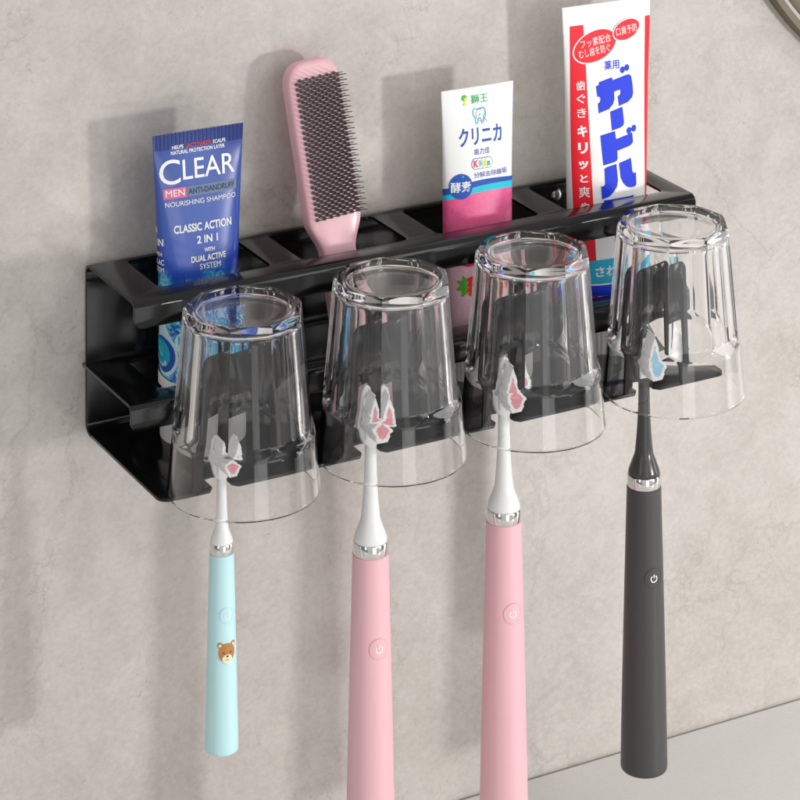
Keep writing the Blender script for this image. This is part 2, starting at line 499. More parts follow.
# back plate with bend at the bottom, then base plate with notches
pbk = Path([(-0.02, -0.9), (-0.02, ZB), (-D2, ZB)], [0, 0.55, 0])
Lb = pbk.len
cut = 7.75 + 0.9 + 0.0
sb = 0.55 * PI / 2 + (abs(ZB) - 0.9 - 0.55)      # s where the base plate becomes flat
scr = [rrect(x - 0.28, x + 0.28, 1.7, 2.2, 0.2) for x in ()]
V, F = bent_sheet([(X0, 0), (W, 0), (W, sb + 0.2), (X0, sb + 0.2)], [], pbk, TH)
mk('back_plate', V, F, M['black'], rack, origin=RO, sharp=50)
out = [(X0, sb + 0.2)]
def S_of(y): return sb + (-y - 0.57)
r = 0.6
for k in range(7):
    a = R(180 - 90 * k / 6); out.append((X0 + r + r * math.cos(a), S_of(-D2) - r + r * math.sin(a)))
for bx in brush_x:
    e = S_of(-D2); n0, n1, dpt = bx - 0.52, bx + 0.52, 1.25
    out += [(n0 - 0.25, e), (n0, e - 0.3)]
    for k in range(9):
        a = R(180 + 180 * k / 8); out.append((bx + 0.52 * math.cos(a), e - dpt + 0.3 * math.sin(a)))
    out += [(n1, e - 0.3), (n1 + 0.25, e)]
for k in range(7):
    a = R(90 - 90 * k / 6); out.append((W - r + r * math.cos(a), S_of(-D2) - r + r * math.sin(a)))
out.append((W, sb + 0.2))
V, F = bent_sheet(out, [], pbk, TH)
mk('base_plate', V, F, M['black'], rack, origin=RO, sharp=50)

# lower shelf (slightly wider, slides over the back plate edge)
pmid = Path([(-D1, ZM - LIP - 0.15), (-D1, ZM), (-0.06, ZM)], [0, 0.35, 0])
lipm = LIP + 0.15 - 0.35 + 0.35 * PI / 2
holes = [rrect(a, b, lipm + (D1 - 0.35) - 4.95, lipm + (D1 - 0.35) - 0.9, 0.35) for a, b in HX]
V, F = bent_sheet(cut_outline(-0.34, W + 0.1, pmid.len), holes, pmid, TH)
mk('lower_shelf', V, F, M['black'], rack, origin=RO, sharp=50)

# cup hooks: inverted U tabs bent up at the front of the base plate
for hx in hooks_x:
    zt = ZB + 6.6; zb = ZB + 0.004
    outl = [(hx - 2.0, zb), (hx - 1.55, zb), (hx - 1.2, ZB + 3.6)]
    for k in range(7):
        a = R(180 - 90 * k / 6); outl.append((hx - 1.2 + 0.5 + 0.5 * math.cos(a), ZB + 4.1 + 0.5 * math.sin(a)))
    for k in range(7):
        a = R(90 - 90 * k / 6); outl.append((hx + 1.2 - 0.5 + 0.5 * math.cos(a), ZB + 4.1 + 0.5 * math.sin(a)))
    outl += [(hx + 1.2, ZB + 3.6), (hx + 1.55, zb), (hx + 2.0, zb)]
    for k in range(7):
        a = R(0 + 90 * k / 6); outl.append((hx + 1.72 - 0.55 + 0.55 * math.cos(a), zt - 0.55 + 0.55 * math.sin(a)))
    for k in range(7):
        a = R(90 + 90 * k / 6); outl.append((hx - 1.72 + 0.55 + 0.55 * math.cos(a), zt - 0.55 + 0.55 * math.sin(a)))
    pv = Path([(-D2 + 0.04 + 0.0, 0.0), (-D2 + 0.04, 1.0)], [0, 0])
    pv2 = lambda s: (-D2 + 0.03, s, -1.0, 0.0)
    pv2.breaks = []
    class _P:
        breaks = []
        def __call__(s, v): return (-D2 + 0.02, v, -1.0, 0.0)
    V, F = bent_sheet(outl, [], _P(), TH)
    mk('cup_hook', V, F, M['black'], rack, origin=RO, sharp=50)

# screws through the back plate
for sx in (5.6, 27.8):
    parts = []
    prof = [(0.0, 0), (0.36, 0), (0.36, 0.03), (0.30, 0.12), (0.17, 0.19), (0, 0.21)]
    v, f = lathe(prof, 28)
    V = [(sx + x, -0.185 - z, -0.95 - y) for x, y, z in v]
    sc = mk('screw', V, f, M['screw'], rack, origin=RO)


# ------------------------------------------------------------------ cups
def cup_mesh():
    NF, PER = 9, 20; seg = NF * PER; H = 8.95
    ph0 = R(-108)                         # a facet faces this way
    def cone(h): return 3.72 - 0.0885 * h
    def sm(x): x = max(0, min(1, x)); return x * x * (3 - 2 * x)
    V, F, rings = [], [], []
    def ring(fn):
        ids = []
        for k in range(seg):
            a = ph0 + 2 * PI * k / seg
            rel = ((k + PER / 2) % PER) - PER / 2
            d = 2 * PI * rel / seg
            r_, z = fn(d)
            ids.append(len(V)); V.append((r_ * math.cos(a), r_ * math.sin(a), z))
        rings.append(ids)
    ck = math.cos(PI / NF)
    def outer(h, shrink=0.0):
        def fn(d):
            c = cone(h) + 0.02
            ap = c * (1 - (1 - ck) * 1.0 * sm((h - 2.7) / 0.6))
            fac = ap / math.cos(d)
            return min(c, fac) - shrink, h
        return fn
    hs = [0.10, 0.4, 0.9, 1.4, 1.9] + [2.66 + 0.04 * i for i in range(1, 20)] + [3.6, 4, 5, 6, 7, 7.8, 8.4, 8.74]
    ring(lambda d: (cone(0) - 0.09, 0.0)); ring(lambda d: (cone(0) - 0.02, 0.03))
    for h in hs: ring(outer(h))
    # bevel at the foot of the cup (uppermost, since it stands upside down)
    def blend(h, k, z):
        def fn(d):
            a, _ = outer(8.74)(d); rr = 2.62
            return a * (1 - k) + rr * k, z
        return fn
    ring(blend(0, 0.08, 8.82)); ring(blend(0, 0.22, 8.90)); ring(blend(0, 0.32, 8.93)); ring(blend(0, 1, 8.94))
    for r_, z in ((2.52, 8.95), (2.46, 8.92), (2.3, 8.90), (1.5, 8.885), (0.7, 8.88)): ring(lambda d, r_=r_, z=z: (r_, z))
    top = len(V); V.append((0, 0, 8.88))
    n_out = len(rings)
    for A, B in zip(rings, rings[1:]):
        for k in range(seg): F.append((A[k], A[(k + 1) % seg], B[(k + 1) % seg], B[k]))
    for k in range(seg): F.append((rings[-1][k], rings[-1][(k + 1) % seg], top))
    # inside
    inner = []
    def t(h): return 0.16 + 0.33 * sm((h - 2.6) / 0.6)
    def ring_in(r_, z):
        ids = []
        for k in range(seg):
            a = ph0 + 2 * PI * k / seg
            ids.append(len(V)); V.append((r_ * math.cos(a), r_ * math.sin(a), z))
        inner.append(ids)
    ring_in(cone(0) - 0.13, 0.03)
    for h in [0.1, 0.4, 0.9, 1.3, 1.5, 1.7, 1.9, 2.0, 2.1, 2.2, 2.3, 2.4, 2.5, 2.6, 2.7, 2.8, 2.9, 3.0, 3.1, 3.2, 3.35, 3.6, 4, 5, 6, 7, 7.95]: ring_in(cone(h) - t(h), h)
    for k in range(1, 8):
        a = R(90 * k / 7); rc = 0.35; r0 = cone(7.95) - t(7.95) - rc
        ring_in(r0 + rc * math.cos(a), 8.0 + rc * math.sin(a) * 0.9)
    ring_in(1.2, 8.33)
    it = len(V); V.append((0, 0, 8.34))
    for A, B in zip(inner, inner[1:]):
        for k in range(seg): F.append((A[k], B[k], B[(k + 1) % seg], A[(k + 1) % seg]))
    for k in range(seg): F.append((inner[-1][(k + 1) % seg], inner[-1][k], it))
    for k in range(seg): F.append((rings[0][k], inner[0][k], inner[0][(k + 1) % seg], rings[0][(k + 1) % seg]))
    return V, F


V, F = cup_mesh()
cup0 = mk('glass_cup', V, F, M['glass'], sharp=22)
cups = [(4.02, 'clear faceted glass cup upside down over the small aqua toothbrush'),
        (12.22, 'clear faceted glass cup upside down over the pink toothbrush nearest the aqua one'),
        (20.42, 'clear faceted glass cup upside down over the pink toothbrush nearest the charcoal one'),
        (29.05, 'clear faceted glass cup upside down over the charcoal toothbrush at the rack end')]
for i, (x, lb) in enumerate(cups):
    o = cup0 if i == 0 else cup0.copy()
    if i: COL.objects.link(o)
    o.location = (x * S, -9.95 * S, (ZB + 0.012) * S)
    tag(o, lb, 'cup', 'upside-down glass cups along the rack')


# ------------------------------------------------------------------ decals
def text2d(body, bold=0.0, res=5, shear=0.0, spacing=1.0):
    c = bpy.data.curves.new('tmp', 'FONT'); c.body = body; c.resolution_u = res; c.offset = bold
    c.shear = shear; c.space_character = spacing; c.fill_mode = 'FRONT'
    o = bpy.data.objects.new('tmp', c); COL.objects.link(o)
    bpy.context.view_layer.update()
    me = o.to_mesh(); V = [(v.co.x, v.co.y) for v in me.vertices]; F = [tuple(p.vertices) for p in me.polygons]
    o.to_mesh_clear(); bpy.data.objects.remove(o); bpy.data.curves.remove(c)
    return V, F


def fit(V, cx, cz, w_, h_, rot=0):
    x0 = min(v[0] for v in V); x1 = max(v[0] for v in V); y0 = min(v[1] for v in V); y1 = max(v[1] for v in V)
    out = []
    for x, y in V:
        u = ((x - x0) / (x1 - x0) - 0.5) * w_; v = ((y - y0) / max(1e-6, y1 - y0) - 0.5) * h_
        ca, sa = math.cos(rot), math.sin(rot)
        out.append((cx + u * ca - v * sa, cz + u * sa + v * ca))
    return out


def ell(cx, cz, rx, rz, rot=0, seg=40):
    P = []
    for k in range(seg):
        a = 2 * PI * k / seg; u, v = rx * math.cos(a), rz * math.sin(a)
        P.append((cx + u * math.cos(rot) - v * math.sin(rot), cz + u * math.sin(rot) + v * math.cos(rot)))
    return P


def arc_pts(cx, cz, r, a0, a1, n=24):
    return [(cx + r * math.cos(R(a0 + (a1 - a0) * i / n)), cz + r * math.sin(R(a0 + (a1 - a0) * i / n))) for i in range(n + 1)]


class Decals:
    """flat prints in (s,z) laid on a surface given by wrap(s,z)->(pos,normal)"""
    def __init__(s, wrap): s.wrap = wrap; s.parts = []; s.mats = []

    def mi(s, m):
        if m not in s.mats: s.mats.append(m)
        return s.mats.index(m)

    def put(s, V2, F, m, layer=1, maxlen=0.16):
        bm = bmesh.new(); vs = [bm.verts.new((x, z, 0)) for x, z in V2]
        for f in F:
            try: bm.faces.new([vs[i] for i in f])
            except ValueError: pass
        bmesh.ops.triangulate(bm, faces=bm.faces[:])
        for _ in range(6):
            ed = [e for e in bm.edges if e.calc_length() > maxlen]
            if not ed: break
            bmesh.ops.subdivide_edges(bm, edges=ed, cuts=1)
            bmesh.ops.triangulate(bm, faces=[f for f in bm.faces if len(f.verts) > 3])
        bm.verts.index_update()
        off = 0.009 * layer + 0.008; V = []
        for v in bm.verts:
            p, n = s.wrap(v.co.x, v.co.y); V.append(tuple(p + n * off))
        F2 = []
        for f in bm.faces:
            ids = [v.index for v in f.verts]
            F2.append(tuple(ids) if f.normal.z > 0 else tuple(reversed(ids)))
        s.parts.append((V, F2, s.mi(m))); bm.free()

    def poly(s, P, m, layer=1, maxlen=0.16): s.put(P, [tuple(range(len(P)))], m, layer, maxlen)

    def text(s, body, cx, cz, w_, h_, m, bold=0.0, layer=2, rot=0, shear=0.0, spacing=1.0):
        V, F = text2d(body, bold, shear=shear, spacing=spacing); s.put(fit(V, cx, cz, w_, h_, rot), F, m, layer)

    def rect(s, x0, x1, z0, z1, m, layer=1): s.poly([(x0, z0), (x1, z0), (x1, z1), (x0, z1)], m, layer)

    def stroke(s, pts, wd, m, layer=2, closed=False):
        n = len(pts); A, B = [], []
        for i in range(n):
            p = pts[i]; a = pts[i - 1] if (i > 0 or closed) else pts[i]; b = pts[(i + 1) % n] if (i < n - 1 or closed) else pts[i]
            dx, dz = b[0] - a[0], b[1] - a[1]; l = math.hypot(dx, dz) or 1
            nx, nz = -dz / l * wd / 2, dx / l * wd / 2
            A.append((p[0] + nx, p[1] + nz)); B.append((p[0] - nx, p[1] - nz))
        V = A + B; F = []
        for i in range(n if closed else n - 1):
            j = (i + 1) % n; F.append((i, n + i, n + j, j))
        s.put(V, F, m, layer)


# ------------------------------------------------------------------ tubes
class Tube:
    def __init__(s, Xc, Yc, z0, z1, a0, a1, b0, crimp=1.0, n=2.5, yaw=0.0, lean=0.0):
        s.X, s.Y, s.z0, s.z1, s.a0, s.a1, s.b0, s.cr, s.n, s.yaw = Xc, Yc, z0, z1, a0, a1, b0, crimp, n, yaw
        s.cache = {}; s.lean = lean

    def ab(s, z):
        ze = s.z1 - s.cr
        u = max(0.0, min(1.0, (z - s.z0) / (ze - s.z0)))
        b = 0.07 + (s.b0 - 0.07) * (1 - u) ** 0.92
        uu = max(0.0, min(1.0, (z - s.z0) / (s.z1 - s.z0)))
        a = s.a0 + (s.a1 - s.a0) * (uu ** 1.3)
        return a, b

    def pt(s, ph, z):
        a, b = s.ab(z); e = 2 / s.n
        n_ = s.n if b > 0.2 else 2 + (s.n - 2) * max(0, (b - 0.07) / 0.13); e = 2 / n_
        sx, cx = math.sin(ph), math.cos(ph)
        x = a * math.copysign(abs(sx) ** e, sx); y = -b * math.copysign(abs(cx) ** e, cx)
        return x, y

    def tab(s, z):
        key = round(z, 2)
        if key not in s.cache:
            N = 120; L = [0]; ph = [i / N * PI * 0.98 for i in range(N + 1)]; P = [s.pt(p, key) for p in ph]
            for a, b in zip(P, P[1:]): L.append(L[-1] + math.hypot(b[0] - a[0], b[1] - a[1]))
            s.cache[key] = (ph, L)
        return s.cache[key]

    def ph(s, sv, z):
        ph, L = s.tab(z); v = abs(sv)
        lo, hi = 0, len(L) - 1
        if v >= L[-1]: return math.copysign(ph[-1], sv)
        while hi - lo > 1:
            m_ = (lo + hi) // 2
            if L[m_] <= v: lo = m_
            else: hi = m_
        u = (v - L[lo]) / max(1e-9, L[hi] - L[lo])
        return math.copysign(ph[lo] + u * (ph[hi] - ph[lo]), sv)

    def world(s, x, y, z):
        c, d = math.cos(s.yaw), math.sin(s.yaw)
        return Vector((s.X + x * c - y * d, s.Y + x * d + y * c + s.lean * (z - s.z0), z))

    def wrap(s, sv, z):
        p = s.ph(sv, z); x, y = s.pt(p, z)
        x1, y1 = s.pt(p - 0.02, z); x2, y2 = s.pt(p + 0.02, z)
        tx, ty = x2 - x1, y2 - y1; l = math.hypot(tx, ty) or 1
        nx, ny = ty / l, -tx / l
        c, d = math.cos(s.yaw), math.sin(s.yaw)
        return s.world(x, y, z), Vector((nx * c - ny * d, nx * d + ny * c, 0))

    def body(s, seg=112, nz=46, endr=0.25):
        V, F, rings = [], [], []
        zs = [s.z0 + (s.z1 - s.z0) * i / nz for i in range(nz + 1)]
        for i, z in enumerate(zs):
            ids = []
            for k in range(seg):
                x, y = s.pt(2 * PI * k / seg, z)
                ids.append(len(V)); V.append(tuple(s.world(x, y, z)))
            rings.append(ids)
        for A, B in zip(rings, rings[1:]):
            for k in range(seg): F.append((A[k], A[(k + 1) % seg], B[(k + 1) % seg], B[k]))
        # rounded shoulder below
        prev = rings[0]
        for q, dz in ((0.97, -0.12), (0.88, -0.25), (0.7, -0.34)):
            ids = []
            for k in range(seg):
                x, y = s.pt(2 * PI * k / seg, s.z0); ids.append(len(V)); V.append(tuple(s.world(x * q, y * q, s.z0 + dz)))
            for k in range(seg): F.append((ids[k], ids[(k + 1) % seg], prev[(k + 1) % seg], prev[k]))
            prev = ids
        F.append(tuple(prev)); F.append(tuple(reversed(rings[-1])))
        return V, F

    def capmesh(s, z0, z1, ax, bx, ribs=44):
        seg = ribs * 4; V, F, rings = [], [], []
        for q, z, rb in ((0.90, z0, 0), (0.97, z0 + 0.06, 0.3), (1, z0 + 0.2, 1), (1.0, z1 - 0.5, 1), (0.995, z1 - 0.42, 0), (0.985, z1 - 0.1, 0), (0.9, z1, 0)):
            ids = []
            for k in range(seg):
                ph = 2 * PI * k / seg; rr = q * (1 - 0.022 * rb * (1 if k % 4 in (0, 1) else 0))
                e = 2 / 2.3; sx, cx = math.sin(ph), math.cos(ph)
                x = ax * math.copysign(abs(sx) ** e, sx) * rr; y = -bx * math.copysign(abs(cx) ** e, cx) * rr
                ids.append(len(V)); V.append(tuple(s.world(x, y, z)))
            rings.append(ids)
        for A, B in zip(rings, rings[1:]):
            for k in range(seg): F.append((A[k], A[(k + 1) % seg], B[(k + 1) % seg], B[k]))
        F.append(tuple(reversed(rings[0]))); F.append(tuple(rings[-1]))
        return V, F


ZFLOOR = ZB + 0.01


def build_tube(T, name, label, cat, body_mat, draw, cap_a, cap_b, group=None):
    base = (T.X, T.Y, ZFLOOR)
    root = thing(name, label, cat, base, group)
    D = Decals(T.wrap); D.mats = [body_mat]
    V, F = T.body()
    parts = [(V, F, 0)]
    draw(D)
    V, F, I = join(parts + D.parts)
    mk('tube_body', V, F, D.mats, root, midx=I, origin=base, sharp=40, fix=False)
    V, F = T.capmesh(ZFLOOR, T.z0 - 0.35, cap_a, cap_b)
    mk('cap', V, F, M['white'], root, origin=base, sharp=30)
    return root


# --- shampoo
T1 = Tube(4.75, -3.05, -5.75, 6.88, 1.95, 2.5, 1.45, crimp=0.95, yaw=R(-2))


def draw1(D):
    Wt, Pk = M['p_white'], M['p_pink']
    D.text('HELPS', -1.15, 6.17, 0.62, 0.19, Wt, 0.02)
    D.text('ACTIVATE', 0.0, 6.18, 1.35, 0.19, M['p_peach'], 0.02)
    D.text('SCALPS', 1.12, 6.18, 0.7, 0.19, Wt, 0.02)
    D.text('NATURAL PROTECTION LAYER', -0.05, 5.90, 2.95, 0.19, Wt, 0.02)
    D.text('C', -1.62, 4.98, 1.12, 1.22, Wt, 0.004)
    D.text('LEAR', 0.50, 5.02, 2.86, 0.98, Wt, 0.006)
    D.rect(-2.0, -0.78, 3.68, 4.18, M['p_rose'], 1)
    D.text('MEN', -1.38, 3.94, 1.0, 0.32, Wt, 0.0)
    D.rect(-0.76, 2.0, 3.68, 4.18, M['p_grey'], 1)
    D.text('ANTI-DANDRUFF', 0.6, 3.93, 2.55, 0.28, M['p_dark'], 0.02)
    D.text('NOURISHING SHAMPOO', 0.0, 3.40, 3.85, 0.24, Wt, 0.0)
    D.text('CLASSIC ACTION', 0.05, 2.15, 3.15, 0.40, Wt, 0.025)
    D.text('2 IN 1', 0.24, 1.52, 1.15, 0.38, Wt, 0.025)
    D.text('WITH', 0.32, 0.98, 0.58, 0.20, Wt, 0.025)
    D.text('DUAL ACTIVE', 0.27, 0.60, 1.9, 0.30, Wt, 0.025)
    D.text('SYSTEM', 0.34, 0.20, 1.15, 0.27, Wt, 0.0)
    # copy of the front print running on round the left side
    D.text('2 IN', -2.38, 1.55, 0.62, 0.36, Wt, 0.025)
    D.text('ON', -2.55, 2.15, 0.35, 0.34, Wt, 0.025)
    D.text('WITH', -2.40, 0.95, 0.48, 0.20, Wt, 0.025)
    D.text('AL AC', -2.42, 0.55, 0.70, 0.28, Wt, 0.025)
    D.text('STEM', -2.40, 0.17, 0.62, 0.25, Wt, 0.0)
    D.rect(-2.72, -2.5, 6.1, 6.35, M['p_rose'], 1)
    # water drop picture, once on the side and once in front
    for cx_ in (-2.45, 0.55):
        zc_ = -4.1
        D.poly([(cx_ - 0.28, -1.4), (cx_ + 0.02, -1.4), (cx_ + 0.12, -2.2), (cx_ + 0.5, -3.0), (cx_ + 0.85, -3.6), (cx_ - 0.6, -3.7), (cx_ - 0.5, -3.1), (cx_ - 0.25, -2.4)], M['p_ice'], 1)
        D.poly(ell(cx_, zc_, 0.92, 1.05), M['p_ice'], 2); D.poly(ell(cx_ - 0.02, zc_ + 0.03, 0.80, 0.90), M['p_navy'], 3)
        D.poly(ell(cx_ - 0.12, zc_ + 0.10, 0.62, 0.72, R(12)), M['p_sky'], 4); D.poly(ell(cx_ - 0.22, zc_ + 0.26, 0.38, 0.42, R(20)), M['p_cyan'], 5)
        D.stroke(arc_pts(cx_ - 0.1, zc_ + 0.05, 0.55, 200, 300), 0.10, M['p_ice'], 6); D.stroke(arc_pts(cx_ + 0.05, zc_ + 0.3, 0.35, 170, 260), 0.07, M['p_ice'], 6)
        D.poly(ell(cx_ + 0.18, zc_ - 0.38, 0.10, 0.13), M['p_ice'], 6); D.poly(ell(cx_ - 0.1, zc_ - 0.55, 0.07, 0.08), M['p_ice'], 6)
        rr_ = random.Random(5)
        for k in range(40):
            D.poly(ell(cx_ + rr_.uniform(0.45, 1.7), rr_.uniform(-3.2, -1.5), *(rr_.uniform(0.03, 0.09),) * 2, 0, 10), M[rr_.choice(('p_ice', 'p_cyan', 'p_sky', 'p_navy', 'p_navy'))], 2 + k % 3)
    P = [(-3.6 + 6.4 * k / 30, -5.0 - 0.62 * math.sin(PI * min(1, k / 22) / 2)) for k in range(31)]
    D.poly(P + [(2.8, -5.75), (-3.6, -5.75)], M['p_white'], 7)


build_tube(T1, 'shampoo_tube', 'blue violet shampoo tube marked CLEAR standing in the leftmost slot', 'shampoo tube', M['shampoo'], draw1, 1.95, 1.5)

# --- children's toothpaste
T3 = Tube(21.12, -3.05, -5.75, 6.75, 1.9, 2.2, 1.3, crimp=0.45, yaw=R(-1))


def draw3(D):
    nv = M['p_navy']
    D.text('獅王', 0.05, 6.12, 1.05, 0.46, M['p_green'], 0.006)
    D.poly(ell(-0.86, 6.25, 0.17, 0.16), M['p_green'], 1); D.poly(ell(-0.80, 6.18, 0.09, 0.09), M['p_yellow'], 2)
    D.rect(-0.89, -0.82, 5.88, 6.2, M['p_yellow'], 2); D.rect(-0.95, -0.76, 5.85, 5.92, M['p_yellow'], 3)
    # tooth outline
    P = [(-0.30, 0.36), (-0.12, 0.30), (0, 0.27), (0.12, 0.30), (0.28, 0.36), (0.37, 0.22), (0.34, 0.02), (0.26, -0.12), (0.22, -0.42), (0.13, -0.46), (0.06, -0.20), (0, -0.14), (-0.06, -0.20), (-0.12, -0.46), (-0.22, -0.42), (-0.26, -0.12), (-0.36, 0.02), (-0.38, 0.22)]
    D.stroke([(x + 0.0, z + 5.28) for x, z in P], 0.07, M['p_cyan'], 1, closed=True)
    D.stroke(ell(0.10, 5.30, 0.30, 0.34), 0.03, M['p_rose'], 2, closed=True)
    D.stroke([(0.3, 5.05), (0.46, 4.88)], 0.04, M['p_rose'], 2)
    D.stroke([(-0.02, 5.22), (0.04, 5.34)], 0.05, M['p_cyan'], 2)
    D.text('クリニカ', 0.02, 4.22, 2.6, 0.95, nv, 0.02)
    D.text('歯力佳', 0.05, 3.40, 0.95, 0.33, nv, 0.0)
    for ch, x, cm in (('K', -0.36, 'p_red'), ('i', -0.11, 'p_cyan'), ('d', 0.13, 'p_yellow'), ('s', 0.40, 'p_green')):
        D.poly(ell(x, 2.78, 0.26, 0.30), nv, 1); D.poly(ell(x, 2.78, 0.23, 0.27), M['p_white'], 2)
        wd = {'K': 0.28, 'i': 0.09, 'd': 0.22, 's': 0.20}[ch]; hh = {'K': 0.36, 'i': 0.34, 'd': 0.36, 's': 0.24}[ch]
        D.text(ch, x, 2.79 if ch != 's' else 2.73, wd, hh, M[cm], 0.04, 3)
    D.text('分解去除齒垢', 0.52, 2.20, 2.05, 0.30, nv, 0.0, 4)
    # curved navy / cyan / pink bands
    def arc(z_l, z_c, z_r, x0=-3.0, x1=2.6):
        out = []
        for i in range(29):
            u = i / 28; x = x0 + (x1 - x0) * u
            z = z_l * (1 - u) ** 2 + 2 * u * (1 - u) * (2 * z_c - (z_l + z_r) / 2) + z_r * u * u
            out.append((x, z))
        return out
    top = arc(1.35, 1.92, 1.62); mid_ = arc(1.0, 1.62, 1.42); low = arc(0.75, 1.30, 1.05)
    D.poly(top + list(reversed(mid_)), nv, 1)
    D.poly(mid_ + list(reversed(low)), M['p_cyan'], 1)
    D.poly(low + [(2.6, -5.75), (-3.0, -5.75)], M['strawberry'], 1, 0.2)
    D.poly(ell(-1.28, 1.72, 0.66, 0.66), nv, 3)
    D.text('酵素', -1.28, 1.70, 1.12, 0.55, M['p_white'], 0.014, 4)
    D.poly(ell(-1.15, 2.22, 0.05, 0.05), M['p_cyan'], 4)
    # red cap of the fruit picture and a strawberry below the shelf
    D.poly([(-2.0, -1.4), (1.0, -1.4), (1.0, -2.0), (0.0, -2.35), (-1.1, -2.45), (-1.8, -2.25)], M['p_red'], 2)
    for sx, sz, q in ((-0.85, -3.45, 1.05), (0.9, -3.1, 1.2)):
        D.poly([(sx - 0.42 * q, sz + 0.35 * q), (sx, sz + 0.5 * q), (sx + 0.42 * q, sz + 0.35 * q), (sx + 0.45 * q, sz), (sx + 0.2 * q, sz - 0.45 * q), (sx, sz - 0.58 * q), (sx - 0.25 * q, sz - 0.42 * q), (sx - 0.46 * q, sz)], M['p_red'], 2)
        for k in range(9):
            D.poly(ell(sx - 0.25 * q + 0.25 * (k % 3) * q, sz + 0.2 * q - 0.25 * (k // 3) * q, 0.025, 0.04), M['p_yellow'], 3)
        for a in (150, 195, 240, 110):
            P = []
            for k in range(10):
                u = k / 9; wd = 0.13 * math.sin(PI * u)
                P.append((u * 0.6, wd))
            P += [(u_, -w_) for u_, w_ in reversed(P[1:-1])]
            ca, sa = math.cos(R(a)), math.sin(R(a))
            D.poly([(sx - 0.3 * q + x * ca * q - y * sa * q, sz + x * sa * q + y * ca * q) for x, y in P], M['p_leaf'], 3 if a != 195 else 4)


build_tube(T3, 'toothpaste_tube', 'small white and pink childrens toothpaste tube between hairbrush and tall red striped tube', 'toothpaste tube', M['tube_white'], draw3, 1.75, 1.3, 'toothpaste tubes in the rack')

# --- tall toothpaste
T4 = Tube(29.28, -3.05, -5.75, 10.2, 2.25, 2.8, 1.5, crimp=0.9, yaw=R(-2))


